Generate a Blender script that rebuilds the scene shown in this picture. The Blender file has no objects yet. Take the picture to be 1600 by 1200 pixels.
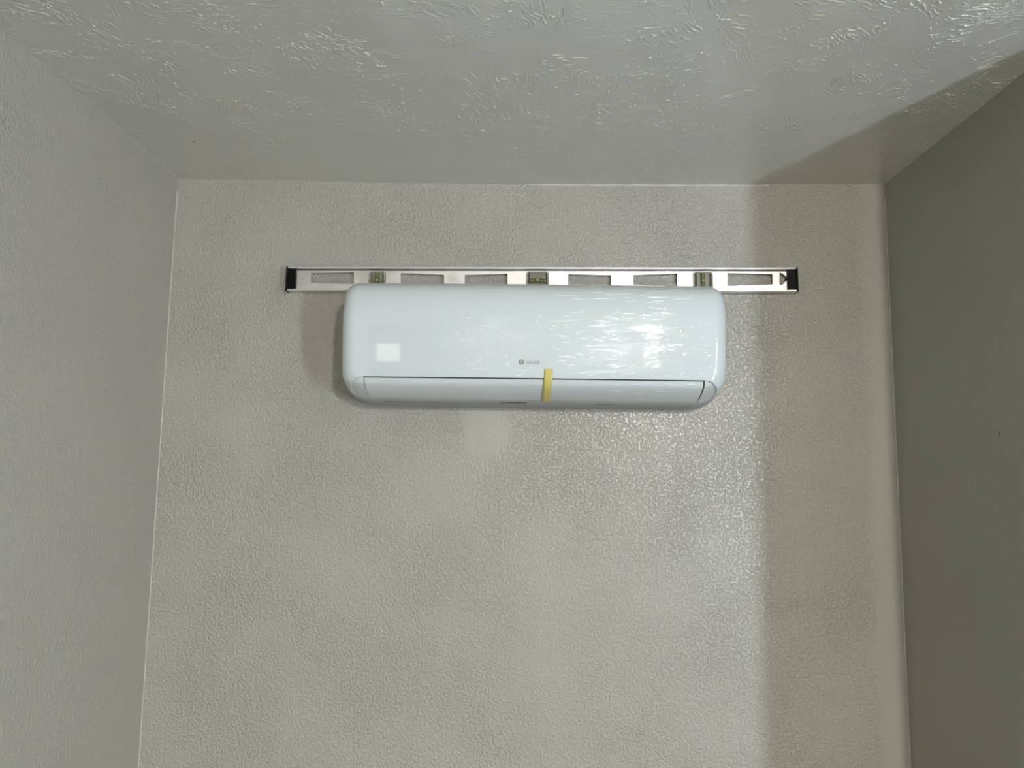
import bpy, bmesh, math, random
import numpy as np
from mathutils import Vector, Matrix

S = bpy.context.scene
COL = S.collection

# ------------------------------------------------------------------ camera
F_PX = 1202.0
CAM = Vector((0.0, -1.81484, 1.7255))
R = Matrix(((0.9997927832, -0.0120634450, 0.0163970710),
            (0.0148699811, -0.1173076285, -0.9929842919),
            (0.0139023122, 0.9930223530, -0.1171039372)))
cam_d = bpy.data.cameras.new('camera')
cam_d.sensor_fit = 'HORIZONTAL'
cam_d.sensor_width = 36.0
cam_d.lens = F_PX / 1600.0 * 36.0
cam_d.clip_start = 0.02
cam = bpy.data.objects.new('camera', cam_d)
COL.objects.link(cam)
cam.matrix_world = Matrix.Translation(CAM) @ R.to_4x4()
# Blender camera looks down -Z with +Y up; R's columns are the camera axes in the world
S.camera = cam

# ------------------------------------------------------------------ world, exposure, lamp values
W = bpy.data.worlds.new('world')
S.world = W
W.use_nodes = True
bg = W.node_tree.nodes['Background']
bg.inputs[0].default_value = (1.0, 0.96, 0.88, 1)      # overcast daylight behind the far windows
bg.inputs[1].default_value = 2.8
LAMP_C = Vector((0.92, -3.70, 2.44))                   # warm ceiling lamp
LAMP_C_L, LAMP_C_COL = 2420.0, (1.0, 0.955, 0.87, 1)
LAMP_F = Vector((1.795, -2.70, 1.40))                  # cool bulb of the floor lamp, centre
LAMP_F_L, LAMP_F_COL = 172.0, (0.72, 0.84, 1.0, 1)
S.view_settings.view_transform = 'Standard'
S.view_settings.look = 'None'
S.view_settings.gamma = 1.0
S.view_settings.exposure = 0.06
S.view_settings.use_curve_mapping = False
S.cycles.use_denoising = True
S.cycles.max_bounces = 10
S.cycles.diffuse_bounces = 6
S.cycles.sample_clamp_indirect = 6.0
S.cycles.blur_glossy = 0.0


# ------------------------------------------------------------------ helpers
def ray(u, v):
    return R @ Vector((u - 800.0, -(v - 600.0), -F_PX))


def on_depth(u, v, d):
    """point where the sight line of a pixel meets the plane d metres in front of the back wall"""
    r = ray(u, v)
    return CAM + r * ((-d - CAM.y) / r.y)


def link(o, parent=None):
    COL.objects.link(o)
    if parent is not None:
        o.parent = parent
    return o


def tag(o, label=None, cat=None, group=None, kind=None):
    if label:
        o['label'] = label
    if cat:
        o['category'] = cat
    if group:
        o['group'] = group
    if kind:
        o['kind'] = kind
    return o


def empty(name, loc, label, cat, rot=(0, 0, 0)):
    o = bpy.data.objects.new(name, None)
    o.location = loc
    o.rotation_euler = rot
    o.empty_display_size = 0.05
    link(o)
    return tag(o, label, cat)


def mesh_obj(name, verts, faces, mat, parent=None, smooth=False):
    me = bpy.data.meshes.new(name)
    me.from_pydata([tuple(v) for v in verts], [], faces)
    me.validate()
    bm = bmesh.new()
    bm.from_mesh(me)
    bmesh.ops.recalc_face_normals(bm, faces=bm.faces)
    bm.to_mesh(me)
    bm.free()
    if smooth:
        for p in me.polygons:
            p.use_smooth = True
    me.materials.append(mat)
    return link(bpy.data.objects.new(name, me), parent)


def bm_obj(name, bm, mat, parent=None, smooth=False):
    me = bpy.data.meshes.new(name)
    bmesh.ops.recalc_face_normals(bm, faces=bm.faces)
    bm.to_mesh(me)
    bm.free()
    if smooth:
        for p in me.polygons:
            p.use_smooth = True
    me.materials.append(mat)
    return link(bpy.data.objects.new(name, me), parent)


def box(bm, x0, x1, y0, y1, z0, z1, bevel=0.0, seg=2):
    r = bmesh.ops.create_cube(bm, size=1.0)
    vs = r['verts']
    for v in vs:
        v.co = Vector((x0 + (v.co.x + .5) * (x1 - x0), y0 + (v.co.y + .5) * (y1 - y0), z0 + (v.co.z + .5) * (z1 - z0)))
    if bevel > 0:
        es = list({e for v in vs for e in v.link_edges})
        bmesh.ops.bevel(bm, geom=es, offset=bevel, segments=seg, affect='EDGES', profile=0.5)
    return bm


def rod(bm, a, b, r, n=16, caps=True):
    a, b = Vector(a), Vector(b)
    d = b - a
    m = Matrix.Translation((a + b) / 2) @ d.to_track_quat('Z', 'Y').to_matrix().to_4x4()
    bmesh.ops.create_cone(bm, cap_ends=caps, segments=n, radius1=r, radius2=r, depth=d.length, matrix=m)
    return bm


# ------------------------------------------------------------------ materials
class NT:
    def __init__(self, name):
        self.m = bpy.data.materials.new(name)
        self.m.use_nodes = True
        self.t = self.m.node_tree
        self.b = self.t.nodes['Principled BSDF']
        self.out = self.t.nodes['Material Output']

    def n(self, kind, ins=None, **props):
        nd = self.t.nodes.new(kind)
        for k, v in props.items():
            setattr(nd, k, v)
        for k, v in (ins or {}).items():
            self.set(nd.inputs[k], v)
        return nd

    def set(self, sock, v):
        if isinstance(v, bpy.types.NodeSocket):
            self.t.links.new(v, sock)
        else:
            sock.default_value = v

    def math(self, op, a, b=0.0, c=0.0, clamp=False):
        nd = self.n('ShaderNodeMath', operation=op, use_clamp=clamp)
        self.set(nd.inputs[0], a)
        self.set(nd.inputs[1], b)
        if op in ('MULTIPLY_ADD', 'SMOOTH_MIN', 'SMOOTH_MAX'):
            self.set(nd.inputs[2], c)
        return nd.outputs[0]

    def ramp(self, v, lo, hi, o0=0.0, o1=1.0, smooth=True):
        nd = self.n('ShaderNodeMapRange', interpolation_type='SMOOTHSTEP' if smooth else 'LINEAR')
        self.set(nd.inputs['Value'], v)
        nd.inputs['From Min'].default_value = lo
        nd.inputs['From Max'].default_value = hi
        nd.inputs['To Min'].default_value = o0
        nd.inputs['To Max'].default_value = o1
        return nd.outputs['Result']

    def noise(self, vec, scale, detail=2.0, rough=0.5, dist=0.0):
        nd = self.n('ShaderNodeTexNoise', {'Scale': scale, 'Detail': detail, 'Roughness': rough, 'Distortion': dist})
        self.set(nd.inputs['Vector'], vec)
        return nd.outputs[0]

    def coord(self):
        return self.n('ShaderNodeTexCoord').outputs['Object']

    def mapping(self, vec, scale=(1, 1, 1), rot=(0, 0, 0), loc=(0, 0, 0)):
        nd = self.n('ShaderNodeMapping')
        self.set(nd.inputs['Vector'], vec)
        nd.inputs['Scale'].default_value = scale
        nd.inputs['Rotation'].default_value = rot
        nd.inputs['Location'].default_value = loc
        return nd.outputs[0]

    def bump(self, h, dist=0.001, strength=1.0, normal=None):
        nd = self.n('ShaderNodeBump', {'Strength': strength, 'Distance': dist})
        self.set(nd.inputs['Height'], h)
        if normal is not None:
            self.set(nd.inputs['Normal'], normal)
        return nd.outputs[0]


def simple(name, col, rough=0.5, metal=0.0, spec=0.5, coat=0.0, noise_amt=0.0):
    k = NT(name)
    b = k.b
    b.inputs['Base Color'].default_value = (*col, 1)
    b.inputs['Roughness'].default_value = rough
    b.inputs['Metallic'].default_value = metal
    b.inputs['Specular IOR Level'].default_value = spec
    b.inputs['Coat Weight'].default_value = coat
    if noise_amt:
        c = k.coord()
        nz = k.noise(c, 35.0, 4.0)
        k.set(b.inputs['Roughness'], k.ramp(nz, .3, .7, max(0.02, rough - noise_amt), rough + noise_amt))
    return k.m


WALL_COL = (0.405, 0.392, 0.345)


def paint_wall(name, peel=1.0, col=WALL_COL, rough=0.32, patch=False, smooth_band=None):
    """rolled satin wall paint with an orange peel; the patch is the sanded spot under the unit"""
    k = NT(name)
    c = k.coord()
    h1 = k.ramp(k.noise(c, 175.0, 2.0, 0.5, 0.4), 0.42, 0.66)
    h2 = k.noise(c, 420.0, 2.0)
    h3 = k.noise(c, 14.0, 2.0)
    h = k.math('ADD', h1, k.math('MULTIPLY', h2, 0.25))
    amp = k.ramp(k.noise(c, 5.0, 2.0), 0.3, 0.7, 0.7, 1.15)
    sep = k.n('ShaderNodeSeparateXYZ')
    k.set(sep.inputs[0], c)
    X, Z = sep.outputs[0], sep.outputs[2]
    if patch:
        wob = k.math('MULTIPLY', k.math('SUBTRACT', k.noise(c, 40.0, 2.0), 0.5), 0.03)
        dx = k.math('DIVIDE', k.math('SUBTRACT', X, -0.085), 0.062)
        dz = k.math('DIVIDE', k.math('SUBTRACT', Z, 1.835), 0.075)
        q = k.math('SQRT', k.math('ADD', k.math('MULTIPLY', dx, dx), k.math('MULTIPLY', dz, dz)))
        q = k.math('ADD', q, k.math('MULTIPLY', wob, 8.0))
        amp = k.math('MULTIPLY', amp, k.ramp(q, 0.7, 1.1, 0.30, 1.0))
        k.set(k.b.inputs['Roughness'], k.ramp(q, 0.7, 1.1, 0.6, rough))
        edge = k.math('ADD', X, k.math('MULTIPLY', wob, 1.2))
        amp = k.math('MULTIPLY', amp, k.ramp(edge, 0.79, 0.835, 1.0, 0.12))
    h = k.math('MULTIPLY', h, amp)
    n1 = k.bump(h, 0.0017 * peel)
    n2 = k.bump(h3, 0.0022, 1.0, n1)
    b = k.b
    tone = k.ramp(k.noise(c, 2.2, 3.0), 0.25, 0.75, 0.97, 1.03)
    mx = k.n('ShaderNodeVectorMath', operation='SCALE')
    mx.inputs[0].default_value = col
    k.set(mx.inputs['Scale'], tone)
    k.set(b.inputs['Base Color'], mx.outputs[0])
    if not patch:
        b.inputs['Roughness'].default_value = rough
    b.inputs['Coat Weight'].default_value = 0.45
    b.inputs['Coat Roughness'].default_value = 0.13
    k.set(b.inputs['Coat Normal'], n2)
    k.set(b.inputs['Normal'], n2)
    return k.m


def ceiling_mat():
    """hand-trowelled texture: fans of short ridges, each fan turned its own way, and small droplets"""
    k = NT('troweled_ceiling_paint')
    c = k.coord()
    wn = k.n('ShaderNodeTexNoise', {'Scale': 7.0, 'Detail': 2.0})
    k.set(wn.inputs['Vector'], c)
    off = k.n('ShaderNodeVectorMath', operation='SUBTRACT')
    k.set(off.inputs[0], wn.outputs['Color'])
    off.inputs[1].default_value = (.5, .5, .5)
    offs = k.n('ShaderNodeVectorMath', operation='SCALE')
    k.set(offs.inputs[0], off.outputs[0])
    offs.inputs['Scale'].default_value = 0.13
    wc = k.n('ShaderNodeVectorMath', operation='ADD')
    k.set(wc.inputs[0], c)
    k.set(wc.inputs[1], offs.outputs[0])
    wc = wc.outputs[0]
    total = None
    for i, (vs, sc, seed) in enumerate(((7.5, 92.0, 0.0), (10.5, 120.0, 3.7), (6.0, 105.0, 8.1))):
        mp = k.mapping(wc, loc=(seed, seed * .7, 0))
        vor = k.n('ShaderNodeTexVoronoi', {'Scale': vs}, voronoi_dimensions='2D')
        k.set(vor.inputs['Vector'], mp)
        cs = k.n('ShaderNodeSeparateColor')
        k.set(cs.inputs[0], vor.outputs['Color'])
        ang = k.math('MULTIPLY', cs.outputs[0], 2.6)
        rot = k.n('ShaderNodeVectorRotate', rotation_type='Z_AXIS')
        k.set(rot.inputs['Vector'], mp)
        k.set(rot.inputs['Angle'], ang)
        wave = k.n('ShaderNodeTexWave', {'Scale': sc / 3.0, 'Distortion': 5.0, 'Detail': 2.0, 'Detail Scale': 1.6},
                   wave_type='BANDS', bands_direction='X')
        k.set(wave.inputs['Vector'], rot.outputs[0])
        ridge = k.ramp(wave.outputs['Fac'], 0.55, 1.0)
        brk = k.ramp(k.noise(mp, 70.0, 2.0), 0.42, 0.62)
        fan = k.ramp(k.noise(mp, 9.0 + 3 * i, 2.0), 0.46, 0.62)
        cellon = k.ramp(cs.outputs[1], 0.25, 0.6)
        f = k.math('MULTIPLY', k.math('MULTIPLY', ridge, brk), k.math('MULTIPLY', fan, cellon))
        total = f if total is None else k.math('ADD', total, f)
    drops = k.ramp(k.noise(c, 100.0, 1.0), 0.66, 0.76)
    dropm = k.ramp(k.noise(c, 8.0, 2.0), 0.42, 0.62)
    fine = k.noise(k.mapping(wc, scale=(60, 230, 1)), 1.0, 2.0)
    fine2 = k.noise(wc, 95.0, 3.0, 0.6)
    h = k.math('ADD', total, k.math('MULTIPLY', k.math('MULTIPLY', drops, dropm), 0.9))
    h = k.math('ADD', h, k.math('MULTIPLY', fine, 0.16))
    h = k.math('ADD', h, k.math('MULTIPLY', fine2, 0.22))
    sep = k.n('ShaderNodeSeparateXYZ')
    k.set(sep.inputs[0], c)
    fade = k.ramp(sep.outputs[1], -0.6, -0.02, 1.0, 0.3)
    h = k.math('MULTIPLY', h, fade)
    disp = k.n('ShaderNodeDisplacement', {'Midlevel': 0.0, 'Scale': 0.0019})
    k.set(disp.inputs['Height'], h)
    k.set(k.out.inputs['Displacement'], disp.outputs[0])
    k.m.displacement_method = 'BOTH'
    n2 = k.bump(k.noise(c, 6.0, 2.0), 0.006)
    b = k.b
    b.inputs['Base Color'].default_value = (0.62, 0.615, 0.56, 1)
    b.inputs['Roughness'].default_value = 0.3
    b.inputs['Coat Weight'].default_value = 1.0
    b.inputs['Coat Roughness'].default_value = 0.16
    k.set(b.inputs['Coat Normal'], n2)
    k.set(b.inputs['Normal'], n2)
    return k.m


M = {}
M['wall_room'] = paint_wall('taupe_room_paint', 0.45, col=(0.28, 0.27, 0.24))
M['wall_back'] = paint_wall('satin_greige_wall_paint', 1.0, patch=True)
M['wall_left'] = paint_wall('satin_greige_paint_left', 0.45)
M['wall_right'] = paint_wall('satin_greige_shaded_right', 0.25, col=(0.325, 0.317, 0.262))  # base colour darkened to deepen the shade on this wall
M['ceiling'] = ceiling_mat()
M['caulk'] = simple('painted_caulk', (0.52, 0.505, 0.455), 0.35)
M['dark'] = simple('dark_gap', (0.012, 0.012, 0.012), 0.6)
M['black_plastic'] = simple('black_plastic', (0.002, 0.002, 0.002), 0.45, spec=0.15, noise_amt=0.1)
M['logo'] = simple('logo_grey', (0.16, 0.17, 0.17), 0.4, 0.3)
M['white_trim'] = simple('white_trim_paint', (0.75, 0.74, 0.70), 0.4)


def plastic_mat():
    k = NT('glossy_white_plastic')
    c = k.coord()
    b = k.b
    b.inputs['Base Color'].default_value = (0.68, 0.73, 0.745, 1)
    k.set(b.inputs['Roughness'], k.ramp(k.noise(c, 3.0, 2.0), .3, .7, .03, .05))
    b.inputs['Specular IOR Level'].default_value = 0.4
    return k.m


def film_mat():
    """thin clear protective film: mostly see-through, a mirror sheen that breaks up on the wrinkles"""
    k = NT('clear_protective_film')
    c = k.coord()
    t = k.t
    sep = k.n('ShaderNodeSeparateXYZ')
    k.set(sep.inputs[0], c)
    X, Z = sep.outputs[0], sep.outputs[2]
    wrp = k.n('ShaderNodeTexNoise', {'Scale': 9.0, 'Detail': 2.0})
    k.set(wrp.inputs['Vector'], c)
    sb = k.n('ShaderNodeVectorMath', operation='SUBTRACT')
    k.set(sb.inputs[0], wrp.outputs['Color'])
    sb.inputs[1].default_value = (.5, .5, .5)
    sc = k.n('ShaderNodeVectorMath', operation='MULTIPLY')
    k.set(sc.inputs[0], sb.outputs[0])
    sc.inputs[1].default_value = (0.05, 0.0, 0.055)
    ad = k.n('ShaderNodeVectorMath', operation='ADD')
    k.set(ad.inputs[0], c)
    k.set(ad.inputs[1], sc.outputs[0])
    wc = ad.outputs[0]

    def ridged(vec, lo, hi, detail=1.0):
        nz = k.noise(vec, 1.0, detail)
        a = k.math('ABSOLUTE', k.math('SUBTRACT', nz, 0.5))
        return k.ramp(a, lo, hi, 1.0, 0.0)
    long_f = ridged(k.mapping(wc, scale=(7, 1, 78)), 0.0, 0.15)
    short_f = ridged(k.mapping(wc, scale=(26, 1, 190), loc=(5, 0, 3)), 0.0, 0.22)
    # wrinkle field: right half and lower band busy, upper left taut
    m_r = k.ramp(X, -0.16, 0.12)
    m_low = k.ramp(Z, 0.075, 0.045)
    m_n = k.ramp(k.noise(k.mapping(c, scale=(9, 1, 26)), 1.0, 2.0), 0.42, 0.58)
    mask = k.math('MULTIPLY', k.math('MAXIMUM', m_r, k.math('MULTIPLY', m_low, 0.7)), k.math('ADD', m_n, 0.06))
    # crinkled patch round the badge
    dx = k.math('DIVIDE', k.math('SUBTRACT', X, -0.04), 0.15)
    dz = k.math('DIVIDE', k.math('SUBTRACT', Z, 0.115), 0.085)
    q = k.math('ADD', k.math('MULTIPLY', dx, dx), k.math('MULTIPLY', dz, dz))
    patch = k.ramp(q, 0.8, 1.05, 1.0, 0.0)
    micro = k.noise(k.mapping(c, scale=(230, 1, 330)), 1.0, 0.0)
    rows = k.n('ShaderNodeTexWave', {'Scale': 62.0, 'Distortion': 1.2, 'Detail': 1.0}, wave_type='BANDS', bands_direction='Z')
    k.set(rows.inputs['Vector'], c)
    cols = k.n('ShaderNodeTexWave', {'Scale': 75.0, 'Distortion': 1.5, 'Detail': 1.0}, wave_type='BANDS', bands_direction='X')
    k.set(cols.inputs['Vector'], c)
    grid = k.math('MULTIPLY', rows.outputs['Fac'], cols.outputs['Fac'])
    ph = k.math('MULTIPLY', k.math('ADD', k.math('MULTIPLY', micro, 0.8), k.math('MULTIPLY', grid, 0.6)), patch)
    h = k.math('MULTIPLY', k.math('ADD', long_f, k.math('MULTIPLY', short_f, 0.55)), mask)
    h = k.math('ADD', h, ph)
    n1 = k.bump(h, 0.00055)
    n2 = k.bump(k.noise(k.mapping(wc, scale=(6, 1, 26)), 1.0, 1.0), 0.0003, 1.0, n1)
    gl = k.n('ShaderNodeBsdfGlossy', {'Roughness': 0.03, 'Color': (1, 1, 1, 1)})
    k.set(gl.inputs['Normal'], n2)
    tr = k.n('ShaderNodeBsdfTransparent', {'Color': (0.985, 0.99, 0.99, 1)})
    # two-sided Schlick term of a thin sheet
    lw = k.n('ShaderNodeLayerWeight', {'Blend': 0.5})
    k.set(lw.inputs['Normal'], n2)
    fac = k.math('MULTIPLY_ADD', k.math('POWER', lw.outputs['Facing'], 4.0), 0.55, 0.055, clamp=True)
    mix = k.n('ShaderNodeMixShader')
    k.set(mix.inputs[0], fac)
    k.set(mix.inputs[1], tr.outputs[0])
    k.set(mix.inputs[2], gl.outputs[0])
    k.set(k.out.inputs[0], mix.outputs[0])
    return k.m


def tape_mat():
    k = NT('yellow_masking_tape')
    b = k.b
    c = k.coord()
    mx = k.n('ShaderNodeMix', data_type='RGBA')
    k.set(mx.inputs[0], k.noise(k.mapping(c, scale=(90, 90, 160)), 1.0, 2.0))
    mx.inputs[6].default_value = (0.66, 0.57, 0.15, 1)
    mx.inputs[7].default_value = (0.72, 0.64, 0.21, 1)
    k.set(b.inputs['Base Color'], mx.outputs[2])
    b.inputs['Roughness'].default_value = 0.4
    b.inputs['Alpha'].default_value = 0.86
    return k.m


def metal_mat():
    k = NT('brushed_aluminium')
    c = k.coord()
    b = k.b
    br = k.noise(k.mapping(c, scale=(25, 300, 900)), 1.0, 2.0)
    blot = k.noise(c, 38.0, 3.0)
    sp = k.ramp(k.noise(c, 160.0, 2.0), 0.66, 0.76)
    mx = k.n('ShaderNodeMix', data_type='RGBA')
    k.set(mx.inputs[0], sp)
    mx.inputs[6].default_value = (0.80, 0.79, 0.78, 1)
    mx.inputs[7].default_value = (0.34, 0.32, 0.29, 1)
    k.set(b.inputs['Base Color'], mx.outputs[2])
    b.inputs['Metallic'].default_value = 1.0
    k.set(b.inputs['Roughness'], k.ramp(blot, 0.3, 0.7, 0.34, 0.5))
    k.set(b.inputs['Normal'], k.bump(k.math('ADD', br, blot), 0.00012))
    return k.m


def clear_mat(name, col, alpha, rough=0.08):
    k = NT(name)
    b = k.b
    b.inputs['Base Color'].default_value = (*col, 1)
    b.inputs['Roughness'].default_value = rough
    b.inputs['Alpha'].default_value = alpha
    return k.m


def glass_mat():
    k = NT('window_glass')
    gl = k.n('ShaderNodeBsdfGlossy', {'Roughness': 0.02})
    tr = k.n('ShaderNodeBsdfTransparent', {'Color': (0.95, 0.97, 0.96, 1)})
    fr = k.n('ShaderNodeFresnel', {'IOR': 1.45})
    mix = k.n('ShaderNodeMixShader')
    k.set(mix.inputs[0], fr.outputs[0])
    k.set(mix.inputs[1], tr.outputs[0])
    k.set(mix.inputs[2], gl.outputs[0])
    k.set(k.out.inputs[0], mix.outputs[0])
    return k.m


def floor_mat():
    k = NT('pale_floor_boards')
    c = k.coord()
    br = k.n('ShaderNodeTexBrick', {'Scale': 1.0, 'Mortar Size': 0.002, 'Brick Width': 1.2, 'Row Height': 0.12,
                                    'Color1': (0.20, 0.185, 0.16, 1), 'Color2': (0.235, 0.215, 0.185, 1), 'Mortar': (0.3, 0.26, 0.2, 1)})
    k.set(br.inputs['Vector'], k.mapping(c, rot=(0, 0, math.pi / 2)))
    k.set(k.b.inputs['Base Color'], br.outputs[0])
    k.b.inputs['Roughness'].default_value = 0.45
    return k.m


M['plastic'] = plastic_mat()
M['film'] = film_mat()
M['tape'] = tape_mat()
M['metal'] = metal_mat()
M['acrylic'] = clear_mat('clear_acrylic', (0.62, 0.60, 0.52), 0.45)
M['vial'] = clear_mat('yellow_green_vial_liquid', (0.17, 0.175, 0.07), 0.92)
M['bubble'] = clear_mat('vial_bubble', (0.36, 0.38, 0.18), 0.9)
M['glass'] = glass_mat()
M['floor'] = floor_mat()

# ------------------------------------------------------------------ room
XL, XR, H = -0.862, 0.870, 2.44
XE, YB, YR = 3.1, -5.2, -0.70      # far right wall, wall behind the camera, end of the short right wall
XL2, YL = -2.3, -2.15             # left wall of the room behind, end of the short left wall


def grid_plane(name, f, nu, nv, mat):
    vs, fs = [], []
    for j in range(nv + 1):
        for i in range(nu + 1):
            vs.append(f(i / nu, j / nv))
    for j in range(nv):
        for i in range(nu):
            a = j * (nu + 1) + i
            fs.append((a, a + 1, a + nu + 2, a + nu + 1))
    return mesh_obj(name, vs, fs, mat, smooth=True)


def struct(o):
    return tag(o, kind='structure')


bm = box(bmesh.new(), XL - 0.12, XR + 0.12, 0.0, 0.12, 0.0, H + 0.02)
struct(bm_obj('wall_back', bm, M['wall_back']))


def wall_with_holes(name, axis, at, thick, a0, a1, holes, mat):
    """a wall slab along one axis with window openings (h0, h1, z0, z1)"""
    bm = bmesh.new()
    cells, cur = [], a0
    for (h0, h1, z0, z1) in sorted(holes):
        cells += [(cur, h0, 0, H + .02), (h0, h1, 0, z0), (h0, h1, z1, H + .02)]
        cur = h1
    cells.append((cur, a1, 0, H + .02))
    for (s0, s1, q0, q1) in cells:
        if axis == 'y':
            box(bm, at, at + thick, s0, s1, q0, q1)
        else:
            box(bm, s0, s1, at, at + thick, q0, q1)
    return struct(bm_obj(name, bm, mat))


WIN_L = (-1.60, -1.28, 1.10, 1.86)
WIN_R = (0.47, 1.32, 1.05, 1.97)
struct(bm_obj('wall_left', box(bmesh.new(), XL2, XL, YL, 0.0, 0.0, H + 0.02), M['wall_left']))
wall_with_holes('wall_rear', 'x', YB - 0.12, 0.12, XL2 - 0.12, XE + 0.12, [WIN_L, WIN_R], M['wall_room'])
bm = box(bmesh.new(), XL2 - 0.12, XL2, YB, YL, 0.0, H + 0.02)
struct(bm_obj('wall_far_left', bm, M['wall_room']))
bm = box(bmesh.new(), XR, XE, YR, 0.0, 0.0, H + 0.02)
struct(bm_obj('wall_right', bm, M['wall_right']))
bm = box(bmesh.new(), XE, XE + 0.12, YB, YR, 0.0, H + 0.02)
struct(bm_obj('wall_far_right', bm, M['wall_room']))
bm = box(bmesh.new(), XL2 - 0.12, XE + 0.12, YB - 0.12, 0.12, -0.1, 0.0)
struct(bm_obj('floor', bm, M['floor']))


def ceiling():
    """one sheet facing down, finely divided over the alcove where the trowel marks are seen close"""
    X = np.concatenate([np.linspace(XL2 - .1, XL - .03, 20)[:-1], np.linspace(XL - .03, XR + .03, 1180), np.linspace(XR + .03, XE + .1, 40)[1:]])
    Y = np.concatenate([np.linspace(0.02, -0.95, 640), np.linspace(-0.95, YB - .05, 70)[1:]])
    gx, gy = np.meshgrid(X, Y)
    t = np.clip(1 - ((gx + 0.02) / 0.86) ** 2, 0, None)
    gz = H - 0.0075 * t * t * np.exp(-np.clip(-gy, 0, None) / 0.9)
    nx, ny = len(X), len(Y)
    co = np.stack([gx, gy, gz], -1).reshape(-1, 3).astype(np.float32)
    idx = np.arange(nx * ny, dtype=np.int32).reshape(ny, nx)
    # rows run towards -y, so this order makes the faces look down
    q = np.stack([idx[:-1, :-1], idx[:-1, 1:], idx[1:, 1:], idx[1:, :-1]], -1).reshape(-1, 4)
    me = bpy.data.meshes.new('ceiling')
    me.vertices.add(len(co))
    me.vertices.foreach_set('co', co.ravel())
    me.loops.add(q.size)
    me.loops.foreach_set('vertex_index', q.ravel())
    me.polygons.add(len(q))
    me.polygons.foreach_set('loop_start', np.arange(0, q.size, 4, dtype=np.int32))
    me.polygons.foreach_set('use_smooth', np.ones(len(q), dtype=bool))
    me.update(calc_edges=True)
    me.materials.append(M['ceiling'])
    return struct(link(bpy.data.objects.new('ceiling', me)))


ceiling()


def window(name, axis, at, w0, w1, z0, z1, cols, rows):
    """frame with muntins in the middle of the wall opening, one pane of glass"""
    def bx(bm, a0, a1, b0, b1, q0, q1):
        if axis == 'y':
            return box(bm, b0, b1, a0, a1, q0, q1)
        return box(bm, a0, a1, b0, b1, q0, q1)
    c = at - 0.06
    bm = bmesh.new()
    f = 0.045 if w1 - w0 > 0.5 else 0.025
    bx(bm, w0, w1, c - .02, c + .02, z0, z0 + f)
    bx(bm, w0, w1, c - .02, c + .02, z1 - f, z1)
    bx(bm, w0, w0 + f, c - .02, c + .02, z0 + f, z1 - f)
    bx(bm, w1 - f, w1, c - .02, c + .02, z0 + f, z1 - f)
    for i in range(1, cols):
        a = w0 + (w1 - w0) * i / cols
        bx(bm, a - .012, a + .012, c - .012, c + .012, z0 + f, z1 - f)
    for i in range(1, rows):
        q = z0 + (z1 - z0) * i / rows
        bx(bm, w0 + f, w1 - f, c - .011, c + .011, q - .012, q + .012)
    o = struct(bm_obj(name, bm, M['white_trim']))
    bm = bmesh.new()
    bx(bm, w0 + f * .5, w1 - f * .5, c - .002, c + .002, z0 + f * .5, z1 - f * .5)
    bm_obj('pane', bm, M['glass'], o)
    # portal: tells the renderer where daylight enters
    ld = bpy.data.lights.new('daylight_portal', 'AREA')
    ld.shape = 'RECTANGLE'
    ld.size = w1 - w0
    ld.size_y = z1 - z0
    ld.cycles.is_portal = True
    lo = bpy.data.objects.new('daylight_portal', ld)
    if axis == 'y':
        lo.location = (at - 0.121, (w0 + w1) / 2, (z0 + z1) / 2)
        lo.rotation_euler = (math.pi / 2, 0, -math.pi / 2)
    else:
        lo.location = ((w0 + w1) / 2, at - 0.121, (z0 + z1) / 2)
        lo.rotation_euler = (-math.pi / 2, math.pi, 0)
    link(lo)
    return o


window('window_1', 'x', YB, WIN_R[0], WIN_R[1], WIN_R[2], WIN_R[3], 2, 3)
window('window_2', 'x', YB, WIN_L[0], WIN_L[1], WIN_L[2], WIN_L[3], 1, 1)

# painted caulk lines in the corners
random.seed(4)


def bead(name, pts, r, jitter=0.0):
    bm = bmesh.new()
    rings = []
    n = 6
    pts = [Vector(p) for p in pts]
    for i, p in enumerate(pts):
        t = (pts[min(i + 1, len(pts) - 1)] - pts[max(i - 1, 0)]).normalized()
        a = t.orthogonal().normalized()
        b = t.cross(a)
        rr = r * (1 + random.uniform(-jitter, jitter))
        rings.append([bm.verts.new(p + (a * math.cos(2 * math.pi * k / n) + b * math.sin(2 * math.pi * k / n)) * rr) for k in range(n)])
    for i in range(len(rings) - 1):
        for k in range(n):
            bm.faces.new((rings[i][k], rings[i][(k + 1) % n], rings[i + 1][(k + 1) % n], rings[i + 1][k]))
    return struct(bm_obj(name, bm, M['caulk'], smooth=True))


bead('trim_1', [(XR, 0.0, 0.2 + i * 0.0223) for i in range(100)], 0.0024, 0.3)
bead('trim_2', [(XL, 0.0, 0.2 + i * 0.0223) for i in range(100)], 0.0015, 0.3)
bead('trim_4', [(XL + .0005, -0.02 * i, H - 0.0005) for i in range(110)], 0.0012, 0.4)
bead('trim_3', [(0.0 + i * 0.012, 0.0005, H - 0.0085 + 0.0075 * ((0.012 * i / 0.86) ** 2)) for i in range(50)], 0.0035, 0.5)

# ------------------------------------------------------------------ air conditioner
CX = 0.0185            # middle of the unit
HWID = 0.4205          # half width
ZB = 1.882             # underside
ac = empty('air_conditioner', (CX, 0.0, ZB),
           'white wall-mounted air conditioner in clear protective film with a strip of yellow tape', 'air conditioner')

PROF = [(0, 2.1565), (.05, 2.1565), (.09, 2.156), (.120, 2.1515), (.145, 2.143), (.166, 2.130), (.179, 2.108), (.1855, 2.080), (.1865, 2.055),
        (.1850, 2.025), (.1818, 1.992), (.1775, 1.962), (.1735, 1.940), (.1690, 1.926), (.160, 1.9145), (.140, 1.9035), (.115, 1.8945),
        (.093, 1.8893), (.07, 1.8855), (.04, 1.8825), (0, 1.882)]


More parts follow.
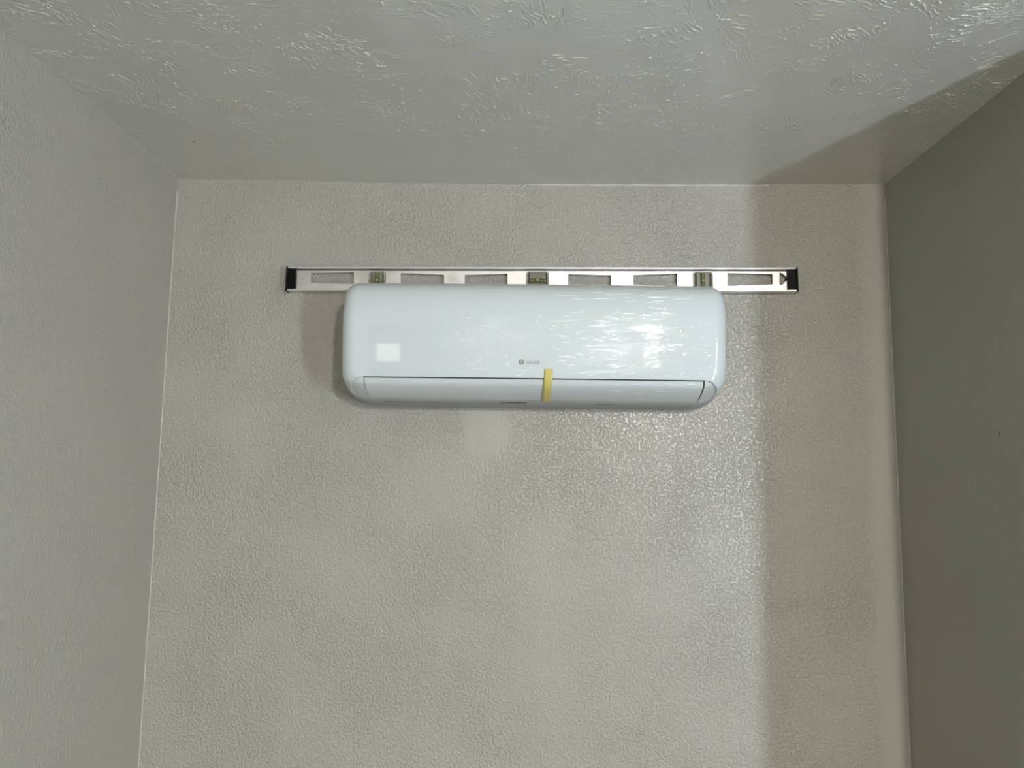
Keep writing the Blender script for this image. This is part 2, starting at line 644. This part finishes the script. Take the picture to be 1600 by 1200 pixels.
def catmull(pts, n=14):
    out = []
    P = [pts[0]] + list(pts) + [pts[-1]]
    for i in range(1, len(P) - 2):
        for k in range(n):
            t = k / n
            q = []
            for c in (0, 1):
                a, b, cc, d = P[i - 1][c], P[i][c], P[i + 1][c], P[i + 2][c]
                q.append(0.5 * (2 * b + (cc - a) * t + (2 * a - 5 * b + 4 * cc - d) * t * t + (3 * b - a - 3 * cc + d) * t ** 3))
            out.append(tuple(q))
    out.append(pts[-1])
    return out


DP = catmull(PROF)
ARC = [0.0]
for i in range(1, len(DP)):
    ARC.append(ARC[-1] + math.hypot(DP[i][0] - DP[i - 1][0], DP[i][1] - DP[i - 1][1]))
LEN = ARC[-1]


def prof(s):
    s = min(max(s, 0), LEN)
    lo, hi = 0, len(ARC) - 1
    while hi - lo > 1:
        m = (lo + hi) // 2
        if ARC[m] <= s:
            lo = m
        else:
            hi = m
    t = (s - ARC[lo]) / max(1e-9, ARC[hi] - ARC[lo])
    return (DP[lo][0] * (1 - t) + DP[hi][0] * t, DP[lo][1] * (1 - t) + DP[hi][1] * t)


def prof_n(s):
    a, b = prof(s - .003), prof(s + .003)
    dx, dz = b[0] - a[0], b[1] - a[1]
    l = math.hypot(dx, dz)
    return (-dz / l, dx / l)      # outward: (depth, z)


def s_at(pt):
    best = min(range(len(DP)), key=lambda i: (DP[i][0] - pt[0]) ** 2 + (DP[i][1] - pt[1]) ** 2)
    return ARC[best]


S_SLOT = s_at((.1715, 1.932))
S_LB = s_at((.093, 1.8893))
S_FT = s_at((.120, 2.1515))


def sstep(t):
    t = min(max(t, 0), 1)
    return t * t * (3 - 2 * t)


def shell(x, s, off=0.0, hw=HWID, grow=0.0):
    """point of the casing skin: x from the middle, s along the profile, off outward"""
    d, z = prof(s)
    n = prof_n(s)
    low = sstep((s - (S_SLOT - .03)) / 0.09)
    rx = 0.032 + 0.034 * low
    ra = 0.030 + 0.004 * low
    e = hw + grow - abs(x)
    a = 0.0
    if e < rx:
        q = max(0.0, min(1.0, 1 - e / rx))
        a = ra * (1 - math.sqrt(max(0.0, 1 - q * q)))
        # offset normal turns sideways at the ends
    # gentle bow of the front in plan
    bow = -0.006 * (abs(x) / HWID) ** 2.5 * (d / 0.186)
    dd = d + bow + n[0] * (off - a)
    zz = z + n[1] * (off - a)
    return Vector((x, -max(0.0005, dd), zz - ZB))


HXL, HXR = -0.3685, 0.3705      # ends of the louvre opening
RECESS = 0.013


def lip(x, s):
    """depth of the set-back housing under the curved lip"""
    ax = abs(x)
    sb = S_LB + 0.004
    if s < S_SLOT - .002 or s > sb + .03:
        return 0.0
    u = max(0.0, (ax - 0.360) / 0.045)
    w = max(0.0, (sb - s) / (sb - S_SLOT))
    q = u ** 3.0 + w ** 3.0
    edge = sstep((1.0 - q) / 0.03)
    fade = 1 - sstep((s - (S_LB - .01)) / .03)
    return 0.0045 * edge * fade


def frange(a, b, n):
    return [a + (b - a) * i / n for i in range(n + 1)]


eps = 0.00015
xs = sorted(set(
    [-HWID] + [-HWID + 0.07 * (1 - math.cos(math.pi / 2 * k / 44)) for k in range(1, 45)] +
    [-HWID + 0.0715 + 0] + frange(-0.345, 0.345, 60) +
    [HWID - 0.07 * (1 - math.cos(math.pi / 2 * k / 44)) for k in range(0, 45)] +
    [HXL - eps, HXL + eps, HXR - eps, HXR + eps]))
ss = sorted(set(frange(0, S_FT, 14) + frange(S_FT, S_SLOT - .004, 60) + frange(S_SLOT - .004, S_LB + .012, 90) + frange(S_LB + .012, LEN, 20) +
                [S_SLOT - eps, S_SLOT + eps, S_LB - eps, S_LB + eps]))


def casing():
    vs, fs = [], []
    nx = len(xs)
    for s in ss:
        for x in xs:
            off = -lip(x, s)
            if HXL < x < HXR and S_SLOT < s < S_LB:
                off = -RECESS
            vs.append(shell(x, s, off))
    for j in range(len(ss) - 1):
        for i in range(nx - 1):
            a = j * nx + i
            fs.append((a, a + 1, a + nx + 1, a + nx))
    # side caps and back
    ns = len(ss)
    for i in (0, nx - 1):
        fs.append([j * nx + i for j in range(ns)])
    back_t = [i for i in range(nx)]
    back_b = [(ns - 1) * nx + i for i in range(nx)]
    for i in range(nx - 1):
        fs.append((back_t[i], back_t[i + 1], back_b[i + 1], back_b[i]))
    o = mesh_obj('casing', vs, fs, M['plastic'], ac)
    me = o.data
    for p in me.polygons:
        p.use_smooth = len(p.vertices) == 4
    # the underside behind the louvre is plain matt plastic
    me.materials.append(simple('matt_grey_plastic', (0.42, 0.43, 0.42), 0.75, spec=0.1))
    jl = ss.index(S_LB + eps)
    for p in me.polygons:
        if len(p.vertices) == 4 and min(p.vertices) // nx >= jl and max(p.vertices) // nx > jl:
            p.material_index = 1
    try:
        me.set_sharp_from_angle(angle=math.radians(40))
    except Exception:
        pass
    return o


casing_o = casing()


def patch(name, x0, x1, s0, s1, off, nx, ns, mat, parent, thick=0.0, fn=None):
    vs, fs = [], []
    X, Sv = frange(x0, x1, nx), frange(s0, s1, ns)
    for s in Sv:
        for x in X:
            o = off + (fn(x, s) if fn else 0.0)
            vs.append(shell(x, s, o))
    W_ = nx + 1
    for j in range(ns):
        for i in range(nx):
            a = j * W_ + i
            fs.append((a, a + 1, a + W_ + 1, a + W_))
    if thick:
        base = len(vs)
        for s in Sv:
            for x in X:
                o = off + (fn(x, s) if fn else 0.0) - thick
                vs.append(shell(x, s, o))
        for j in range(ns):
            for i in range(nx):
                a = base + j * W_ + i
                fs.append((a, a + W_, a + W_ + 1, a + 1))
        for i in range(nx):
            fs.append((i, base + i, base + i + 1, i + 1))
            a = ns * W_ + i
            fs.append((a, a + 1, base + a + 1, base + a))
        for j in range(ns):
            a = j * W_
            fs.append((a, a + W_, base + a + W_, base + a))
            a = j * W_ + nx
            fs.append((a, base + a, base + a + W_, a + W_))
    o = mesh_obj(name, vs, fs, mat, parent, smooth=True)
    try:
        o.data.set_sharp_from_angle(angle=math.radians(40))
    except Exception:
        pass
    return o


# dark liner behind the louvre painted near-black for the shade in the gaps
patch('outlet_shade', HXL + .0006, HXR - .0006, S_SLOT + .0006, S_LB - .0006, -RECESS + .0012, 60, 30, M['dark'], ac)
tag(bpy.data.objects['outlet_shade'], 'near-black sheet painted as the shade in the outlet behind the louvre')
lv = patch('louver', HXL + .0021, HXR - .0044, S_SLOT + .0036, S_LB - .0018, -0.0022, 90, 40, M['plastic'], ac, thick=0.003)
# small dark slots and a receiver window in the underside, behind the louvre
for (u0, u1, dd, hh) in ((780, 823, 0.0835, 0.0016), (600, 652, 0.078, 0.0007), (668, 690, 0.078, 0.0006), (930, 960, 0.078, 0.0006)):
    s0 = s_at((dd, 1.888))
    x0 = on_depth(u0, 629, dd).x - CX
    x1 = on_depth(u1, 629, dd).x - CX
    patch('vent_slot', x0, x1, s0 - hh, s0 + hh, 0.0004, 8, 2, M['dark'], ac, thick=0.0006)


# ---- protective film, wrinkled sheet lying on the front
def film_off(x, s):
    z = prof(s)[1] - ZB
    o = 0.0011
    # loose swell near the upper right, where the film has lifted
    gx, gz = (x - 0.285) / 0.060, (z - 0.175) / 0.030
    o += 0.0012 * math.exp(-(gx * gx + gz * gz))
    # long soft folds
    busy = sstep((x + 0.2) / 0.3)
    o += 0.00018 * busy * (math.sin(z * 210 + 3 * math.sin(x * 9 + 1.3)) + 0.6 * math.sin(z * 390 + x * 14 + 2 * math.sin(x * 17)))
    end = sstep((abs(x) - 0.385) / 0.03)
    o += 0.0012 * end
    return o


film = patch('protective_film', -0.4185, 0.4185, S_FT - 0.045, S_LB + 0.001, 0.0, 360, 180, M['film'], ac, fn=film_off)
tag(film, 'clear wrinkled protective film')


# ---- yellow tape: from the front panel down over the slot to the louvre's lower edge
def front_pt(u, v):
    """profile position and x where a pixel meets the casing skin"""
    r = ray(u, v)
    best = None
    for i in range(0, 600):
        s = S_FT + (LEN - S_FT) * i / 600.0
        d, z = prof(s)
        p = CAM + r * ((-d - CAM.y) / r.y)
        e = abs(p.z - z)
        if best is None or e < best[0]:
            best = (e, p.x - CX, s)
    return best[1], best[2]


def tape():
    xa, sa = front_pt(857.3, 576.5)
    xb, sb = front_pt(853.0, 626.5)
    n, hw = 40, 0.0088
    vs, fs = [], []
    for side in (0.0013, 0.0018):
        for j in range(n + 1):
            t = j / n
            s = sa + (sb - sa) * t
            xm = xa + (xb - xa) * t
            for k in range(5):
                x = xm + hw * (k / 2 - 1)
                vs.append(shell(x, s, side + film_off(x, s) - 0.0008))
    for b in (0, 5 * (n + 1)):
        for j in range(n):
            for k in range(4):
                a = b + j * 5 + k
                fs.append((a, a + 1, a + 6, a + 5))
    B = 5 * (n + 1)
    for j in range(n):
        for k in (0, 4):
            a = j * 5 + k
            fs.append((a, a + 5, B + a + 5, B + a))
    for k in range(4):
        for a in (k, n * 5 + k):
            fs.append((a, a + 1, B + a + 1, B + a))
    o = mesh_obj('tape_strip', vs, fs, M['tape'], ac, smooth=True)
    return tag(o, 'strip of yellow masking tape')


tape()


# ---- sharp creases in the film, painted whitish to put glints on the wrinkles
def creases():
    rnd = random.Random(11)
    k = NT('glint_white_film_crease')
    k.b.inputs['Base Color'].default_value = (0.93, 0.95, 0.96, 1)
    k.b.inputs['Roughness'].default_value = 0.34
    k.b.inputs['Metallic'].default_value = 0.25
    k.b.inputs['Coat Weight'].default_value = 1.0
    k.b.inputs['Coat Roughness'].default_value = 0.22
    vs, fs = [], []
    s_top, s_mid, s_low = S_FT + 0.004, (S_FT + S_SLOT) / 2, S_SLOT - 0.004
    logo = (front_pt(806, 558), front_pt(850, 573))

    def crease(x, s, length, slope, bend, hw, hh):
        n = max(4, int(length / 0.003))
        pts = []
        for i in range(n + 1):
            t = i / n - 0.5
            px, ps = x + t * length, s + slope * t * length + bend * (t * t - 0.08) * length
            if logo[0][0] < px < logo[1][0] and logo[0][1] < ps < logo[1][1]:
                return
            if S_SLOT - .002 < ps < S_SLOT + .005 or ps > S_LB - .003 or abs(px) > 0.412:
                return
            xt = -0.0 + front_x(ps)
            if abs(px - xt) < 0.011 and ps > tape_s:
                return
            pts.append((px, ps, math.cos(math.pi * t) ** 0.6 if abs(t) < .5 else 0.0))
        base = len(vs)
        for (px, ps, w) in pts:
            o = film_off(px, ps)
            d = math.hypot(1.0, slope)
            for (a, b) in ((-1, -0.15), (-0.5, 0.7), (0, 1), (0.5, 0.7), (1, -0.15)):
                q = a * hw * max(w, 0.08)
                vs.append(shell(px - q * slope / d, ps + q / d, o + 0.00005 + b * hh * max(w, 0.1)))
        for i in range(len(pts) - 1):
            for j in range(4):
                a = base + i * 5 + j
                fs.append((a, a + 1, a + 6, a + 5))

    def spread(n, u0, u1, s0, s1, l0, l1, sl, hw):
        for _ in range(n):
            x = on_depth(rnd.uniform(u0, u1), 520, 0.18).x - CX
            crease(x, rnd.uniform(s0, s1), rnd.uniform(l0, l1) * rnd.uniform(0.5, 1), rnd.gauss(-0.04, sl), rnd.gauss(0, 0.10),
                   1.45 * hw * rnd.uniform(0.5, 1.15), 0.0003)
    L1 = s_low - s_top
    spread(26, 880, 1090, s_top, s_top + .3 * L1, .02, .075, .06, .00075)       # long ones along the top
    spread(34, 880, 1040, s_top + .25 * L1, s_top + .62 * L1, .012, .05, .09, .0007)
    spread(46, 860, 990, s_top + .45 * L1, s_low, .008, .045, .14, .0008)
    spread(40, 1010, 1112, s_top + .5 * L1, s_low, .005, .026, .12, .0006)
    spread(16, 700, 860, s_low - .03, s_low, .008, .04, .03, .0006)
    spread(14, 930, 1085, S_SLOT + .007, S_SLOT + .05, .01, .04, .05, .0005)
    spread(9, 1020, 1110, s_top, s_top + .3 * L1, .006, .022, .2, .0006)
    spread(16, 690, 860, s_top + .45 * L1, s_low - .02, .006, .03, .04, .00045)
    for _ in range(70):                                                          # crinkles round the badge
        u, q = rnd.uniform(700, 905), rnd.uniform(.42, .95)
        x = on_depth(u, 520, 0.18).x - CX
        crease(x, s_top + q * L1, rnd.uniform(.002, .007), rnd.choice((-1, 1)) * rnd.uniform(0, 1.6), 0, .0006, .0003)
    o = mesh_obj('film_creases', vs, fs, k.m, film, smooth=True)
    tag(o, 'fine film creases painted whitish as glints', kind='stuff')


(TXA, TSA), (TXB, TSB) = front_pt(857.3, 576.5), front_pt(853.0, 626.5)
tape_s = TSA - 0.004


def front_x(s):
    return TXA + (TXB - TXA) * (s - TSA) / (TSB - TSA)


creases()

# ---- badge: round emblem and lettering, raised 0.3 mm from the panel
def text_mesh(body, size, bold=0.0):
    cu = bpy.data.curves.new('lettering', 'FONT')
    cu.body = body
    cu.size = size
    cu.extrude = 0.00015
    cu.offset = bold
    cu.align_x = 'LEFT'
    cu.align_y = 'CENTER'
    o = bpy.data.objects.new('lettering', cu)
    COL.objects.link(o)
    dg = bpy.context.evaluated_depsgraph_get()
    me = bpy.data.meshes.new_from_object(o.evaluated_get(dg))
    bpy.data.objects.remove(o)
    return me


def place_on_front(o, u, v, off=0.0006):
    x, s = front_pt(u, v)
    n = prof_n(s)
    p = shell(x, s, off)
    nv = Vector((0, -n[0], n[1]))
    xx = Vector((1, 0, 0))
    yy = nv.cross(xx)
    m = Matrix((xx, yy, nv)).transposed().to_4x4()
    m.translation = p
    o.matrix_local = m


me = text_mesh('GREE', 0.0078, 0.00010)
me.materials.clear()
M['letters'] = simple('letter_grey', (0.30, 0.31, 0.31), 0.35, 0.3)
me.materials.append(M['letters'])
xw = max(v.co.x for v in me.vertices)
for v in me.vertices:
    v.co.x *= 0.0305 / xw
lo = link(bpy.data.objects.new('brand_lettering', me), ac)
place_on_front(lo, 821.5, 566.5)

bm = bmesh.new()
bmesh.ops.create_cone(bm, cap_ends=True, segments=40, radius1=0.0058, radius2=0.0058, depth=0.0003)
em = bm_obj('emblem', bm, M['logo'], ac)
place_on_front(em, 814.5, 565.7)
em['label'] = 'round grey emblem'
# white bent stroke inside the disc
bm = bmesh.new()
pts = [(-0.0030, 0.0012), (0.0004, 0.0024), (0.0030, 0.0010), (0.0014, -0.0010), (-0.0004, -0.0044)]
wv = 0.0009
prev = None
for i, (a, b) in enumerate(pts):
    q = pts[min(i + 1, len(pts) - 1)]
    p = pts[max(i - 1, 0)]
    t = Vector((q[0] - p[0], q[1] - p[1])).normalized()
    nn = Vector((-t.y, t.x))
    cur = (bm.verts.new((a + nn.x * wv, b + nn.y * wv, 0.00025)), bm.verts.new((a - nn.x * wv, b - nn.y * wv, 0.00025)))
    if prev:
        bm.faces.new((prev[0], prev[1], cur[1], cur[0]))
    prev = cur
r = bmesh.ops.extrude_face_region(bm, geom=bm.faces[:])
bmesh.ops.translate(bm, verts=[g for g in r['geom'] if isinstance(g, bmesh.types.BMVert)], vec=(0, 0, -0.0003))
bm_obj('emblem_mark', bm, M['plastic'], em)

# ------------------------------------------------------------------ spirit level
# laid on the unit's top against the wall; local frame: x along the bar, z up, y = -depth
LP0, LP1 = on_depth(446.3, 435.0, 0.027), on_depth(1247.8, 436.4, 0.027)
LLEN = (LP1 - LP0).length
LMID = (LP0 + LP1) / 2
LTILT = -math.atan2(LP1.z - LP0.z, LP1.x - LP0.x)
LH = 0.0575
level = empty('spirit_level', (LMID.x, 0.0, LMID.z),
              'long aluminium spirit level with black ends lying on top of the air conditioner', 'spirit level',
              rot=(0, LTILT, 0))
Linv = (Matrix.Translation((LMID.x, 0, LMID.z)) @ Matrix.Rotation(LTILT, 4, 'Y')).inverted()
WEB_D = 0.012


def lp(u, v, d=WEB_D):
    p = Linv @ on_depth(u, v, d)
    return (p.x, p.z)


def shape2d(name, outer, holes, y0, y1, mat, parent, bevel=0.0):
    cu = bpy.data.curves.new(name, 'CURVE')
    cu.dimensions = '2D'
    cu.fill_mode = 'BOTH'
    cu.extrude = abs(y1 - y0) / 2
    cu.bevel_depth = bevel
    for loop in [outer] + holes:
        sp = cu.splines.new('POLY')
        sp.points.add(len(loop) - 1)
        for i, (a, b) in enumerate(loop):
            sp.points[i].co = (a, b, 0, 1)
        sp.use_cyclic_u = True
    o = bpy.data.objects.new(name, cu)
    COL.objects.link(o)
    dg = bpy.context.evaluated_depsgraph_get()
    me = bpy.data.meshes.new_from_object(o.evaluated_get(dg))
    bpy.data.objects.remove(o)
    me.transform(Matrix.Rotation(math.pi / 2, 4, 'X'))      # (x, y) -> (x, z)
    me.transform(Matrix.Translation((0, (y0 + y1) / 2, 0)))
    me.materials.clear()
    me.materials.append(mat)
    me.name = name
    return link(bpy.data.objects.new(name, me), parent)


def rrect(x0, x1, z0, z1, r, n=6):
    out = []
    for (cx, cz, a0) in ((x1 - r, z1 - r, 0), (x0 + r, z1 - r, 90), (x0 + r, z0 + r, 180), (x1 - r, z0 + r, 270)):
        for k in range(n + 1):
            a = math.radians(a0 + 90 * k / n)
            out.append((cx + r * math.cos(a), cz + r * math.sin(a)))
    return out


def rpoly(pts, r=0.0012, n=3):
    """polygon with its corners cut round"""
    out = []
    N = len(pts)
    for i in range(N):
        p, a, b = Vector(pts[i]), Vector(pts[i - 1]), Vector(pts[(i + 1) % N])
        da, db = (a - p).normalized(), (b - p).normalized()
        s, e = p + da * r, p + db * r
        for k in range(n + 1):
            t = k / n
            out.append(tuple((1 - t) ** 2 * s + 2 * t * (1 - t) * p + t * t * e))
    return out


HX = LLEN / 2
HZ = LH / 2
holes = []
bz = 446.0
for (u0, u1, t0, t1, b0, b1) in ((485.7, 552.8, 426.6, 425.3, 442.2, 444.0), (626.3, 693.6, 426.6, 429.2, 446, 444),
                                 (726.3, 792.9, 429.8, 427.6, 444.5, 447), (887.6, 955.3, 428.2, 430.0, 447, 445),
                                 (989.4, 1058.4, 429.8, 427.2, 445, 447.5), (1136.3, 1207, 426.6, 428.2, 447.2, 444.6)):
    holes.append(rpoly([lp(u0, t0), lp(u1, t1), lp(u1, b1), lp(u0, b0)]))
a, b, c, d, e, f = lp(1217.8, 425.8), lp(1223.5, 427.6), lp(1230.2, 434), lp(1230.2, 437), lp(1223.5, 444.5), lp(1217.8, 446.3)
holes.append(rpoly([a, b, c, d, e, f], 0.0008))
vials = []
for (u0, u1, t, bb) in ((576.3, 603.2, 421.2, 450.2), (822.0, 857.8, 421.8, 450.6), (1082.0, 1113.6, 421.4, 450.8)):
    (x0, z1), (x1, _) = lp(u0, t), lp(u1, t)
    z0 = lp(u0, bb)[1]
    z0 = -HZ + 0.006
    z1 = HZ - 0.0070
    vials.append((x0, x1, z0, z1))
    holes.append(rrect(x0, x1, z0, z1, 0.0075))
shape2d('web', [(-HX + .002, -HZ + .002), (HX - .002, -HZ + .002), (HX - .002, HZ - .0056), (-HX + .002, HZ - .0056)],
        holes, -WEB_D + .0025, -WEB_D, M['metal'], level)
FL = 0.0255
CAPW = 0.0225
for nm, z0, z1 in (('top_rail', HZ - 0.0034, HZ), ('bottom_rail', -HZ, -HZ + 0.0038)):
    bm = bmesh.new()
    box(bm, -HX + .003, HX - .003, -FL, -0.001, z0, z1, 0.0006)
    if nm == 'bottom_rail':
        box(bm, -HX + .003, HX - .003, -WEB_D - .0005, -WEB_D + .003, z1 - .001, z1 + 0.002)
    bm_obj(nm, bm, M['metal'], level)
bm = bmesh.new()
box(bm, -HX + .004, HX - .004, -WEB_D + .003, -0.002, HZ - .0085, HZ - .003)  # black strip that paints in the shadow line under the rail
tag(bm_obj('rail_shade_strip', bm, M['dark'], level), 'dark strip painted as the shade under the top rail')
for sgn in (-1, 1):
    bm = bmesh.new()
    xa, xb = sorted((sgn * HX, sgn * (HX - CAPW)))
    box(bm, xa, xb, -FL + 0.004, -0.0015, -HZ + .0036, HZ - .0034, 0.0008)
    xa, xb = sorted((sgn * HX, sgn * (HX - .0045)))
    box(bm, xa, xb, -FL - .0008, -0.0008, -HZ - .0005, HZ + .0009, 0.0012)
    tag(bm_obj('end_cap', bm, M['black_plastic'], level), 'black plastic end cap')


def vial(x0, x1, z0, z1, upright):
    """moulded clear block in its cut-out with the liquid tube, its bubble and two marker rings"""
    cx, cz = (x0 + x1) / 2, (z0 + z1) / 2
    w, h = x1 - x0, z1 - z0
    ring_out = rrect(x0 + .0006, x1 - .0006, z0 + .0006, z1 - .0006, 0.007)
    ring_in = rrect(x0 + .0036, x1 - .0036, z0 + .0036, z1 - .0036, 0.005)
    fr = shape2d('vial_frame', ring_out, [ring_in], -WEB_D + .006, -WEB_D - .004, M['acrylic'], level)
    tag(fr, 'clear plastic vial frame')
    hold = shape2d('vial_block', rrect(cx - (w * .30 if upright else w * .34), cx + (w * .30 if upright else w * .34), z0 + .002, z1 - .002, 0.003), [],
                   -0.0015, -WEB_D + .0005, M['vial_back'], fr)
    bm = bmesh.new()
    if upright:
        rod(bm, (cx, -WEB_D - .0005, z0 + .005), (cx, -WEB_D - .0005, z1 - .004), 0.0052, 20)
    else:
        rod(bm, (cx - w * .33, -WEB_D - .0005, cz - .0002), (cx + w * .33, -WEB_D - .0005, cz - .0002), 0.0052, 20)
    tube = bm_obj('vial_tube', bm, M['vial'], fr, smooth=False)
    tube['label'] = 'yellow-green liquid tube'
    bm = bmesh.new()
    for s in (-1, 1):
        if upright:
            rod(bm, (cx, -WEB_D - .0005, cz + s * .0055 - .0005), (cx, -WEB_D - .0005, cz + s * .0055 + .0005), 0.0055, 20)
        else:
            rod(bm, (cx + s * .0065 - .0005, -WEB_D - .0005, cz), (cx + s * .0065 + .0005, -WEB_D - .0005, cz), 0.0055, 20)
    bm_obj('marker_ring', bm, M['dark'], fr)
    bm = bmesh.new()
    bmesh.ops.create_uvsphere(bm, u_segments=16, v_segments=10, radius=1.0)
    for v in bm.verts:
        if upright:
            v.co = Vector((cx + v.co.x * .003, -WEB_D - .0046 + v.co.y * .0016, cz + v.co.z * .0045))
        else:
            v.co = Vector((cx + v.co.x * .005, -WEB_D - .0046 + v.co.y * .0016, cz + .0008 + v.co.z * .003))
    bm_obj('bubble', bm, M['bubble'], fr, smooth=True)
    for s in (-1, 1):
        bm = bmesh.new()
        rod(bm, (cx + s * (w / 2 - .0035), -WEB_D - .005, cz - .002), (cx + s * (w / 2 - .0035), -WEB_D - .002, cz - .002), 0.0018, 14)
        bm_obj('screw', bm, M['screw'], fr)


M['vial_back'] = simple('grey_brown_vial_block', (0.19, 0.185, 0.14), 0.3)
M['screw'] = simple('brass_screw', (0.20, 0.11, 0.07), 0.35, 0.8)
for i, vv in enumerate(vials):
    vial(*vv, upright=(i != 1))

# ------------------------------------------------------------------ small marks on the painted surfaces


def blot(name, center, axes, sizes, mat, label, cat, n=12):
    """a small raised speck: squashed, slightly irregular drop"""
    bm = bmesh.new()
    bmesh.ops.create_uvsphere(bm, u_segments=n, v_segments=8, radius=1.0)
    ax = [Vector(a) for a in axes]
    for v in bm.verts:
        c = v.co.copy()
        k = 1 + 0.25 * math.sin(7 * c.x + 3 * c.y)
        v.co = Vector(center) + ax[0] * c.x * sizes[0] * k + ax[1] * c.y * sizes[1] * k + ax[2] * c.z * sizes[2]
    o = bm_obj(name, bm, mat, smooth=True)
    return tag(o, label, cat)


def on_x(u, v, X):
    r = ray(u, v)
    return CAM + r * ((X - CAM.x) / r.x)


def on_z(u, v, Z):
    r = ray(u, v)
    return CAM + r * ((Z - CAM.z) / r.z)


M['speck'] = simple('brown_speck', (0.10, 0.085, 0.06), 0.6)
p = on_x(1561.5, 679, XR)
blot('paint_chip', p, ((0, 1, 0), (0, 0.25, 1), (1, 0, 0)), (0.0011, 0.0045, 0.0006), M['dark'],
     'tiny dark chip in the paint of the shaded right wall', 'paint chip')
p = on_z(303, 221, H)
blot('speck', (p.x, p.y, H - .0010), ((1, 0, 0), (0, 1, 0), (0, 0, 1)), (0.0018, 0.0018, 0.0012), M['speck'],
     'tiny brown speck on the ceiling near the left back corner', 'speck')
p = on_depth(577, 295, 0.0)
blot('nail_dot', p, ((1, 0, 0), (0, 0, 1), (0, 1, 0)), (0.0007, 0.0022, 0.0006), M['speck'],
     'tiny dark vertical nick high on the back wall above the level', 'nick')

# ------------------------------------------------------------------ the lamps that light the room, outside the frame


def emit(name, col, strength):
    k = NT(name)
    e = k.n('ShaderNodeEmission', {'Color': col, 'Strength': strength})
    k.set(k.out.inputs[0], e.outputs[0])
    return k.m


def lathe(bm, prof_pts, n=40):
    rings = []
    for (r, z) in prof_pts:
        rings.append([bm.verts.new((r * math.cos(2 * math.pi * i / n), r * math.sin(2 * math.pi * i / n), z)) for i in range(n)])
    for a, b in zip(rings, rings[1:]):
        for i in range(n):
            bm.faces.new((a[i], a[(i + 1) % n], b[(i + 1) % n], b[i]))
    bm.faces.new(rings[0])
    bm.faces.new(rings[-1])
    return bm


cl = empty('ceiling_lamp', LAMP_C, 'round white flush lamp on the ceiling of the room behind', 'lamp')
bm_obj('lamp_base', lathe(bmesh.new(), [(0.072, -0.001), (0.076, -0.006), (0.076, -0.02), (0.065, -0.026)]), M['white_trim'], cl, smooth=True)
dome = [(0.062 * math.cos(math.radians(a)), -0.026 - 0.052 * math.sin(math.radians(a))) for a in range(0, 89, 8)]
bm_obj('lamp_dome', lathe(bmesh.new(), dome), emit('lit_ceiling_dome', LAMP_C_COL, LAMP_C_L), cl, smooth=True)

fl = empty('floor_lamp', (LAMP_F.x, LAMP_F.y, 0.0), 'slim black floor lamp with a tall frosted white tube, standing behind the alcove wall', 'lamp')
bm_obj('base', lathe(bmesh.new(), [(0.14, 0.001), (0.145, 0.008), (0.14, 0.02), (0.02, 0.032)]), M['black_plastic'], fl)
bm_obj('pole', lathe(bmesh.new(), [(0.011, 0.03), (0.011, LAMP_F.z - 0.35)], 16), M['black_plastic'], fl)
bm_obj('socket', lathe(bmesh.new(), [(0.014, LAMP_F.z - 0.37), (0.05, LAMP_F.z - 0.35), (0.05, LAMP_F.z - 0.331)], 24), M['black_plastic'], fl)
tube = [(0.010, -0.33), (0.045, -0.328), (0.055, -0.318), (0.055, 0.318), (0.045, 0.328), (0.010, 0.33)]
bm_obj('lit_tube', lathe(bmesh.new(), [(a, b + LAMP_F.z) for a, b in tube], 28), emit('lit_frosted_tube', LAMP_F_COL, LAMP_F_L), fl, smooth=True)
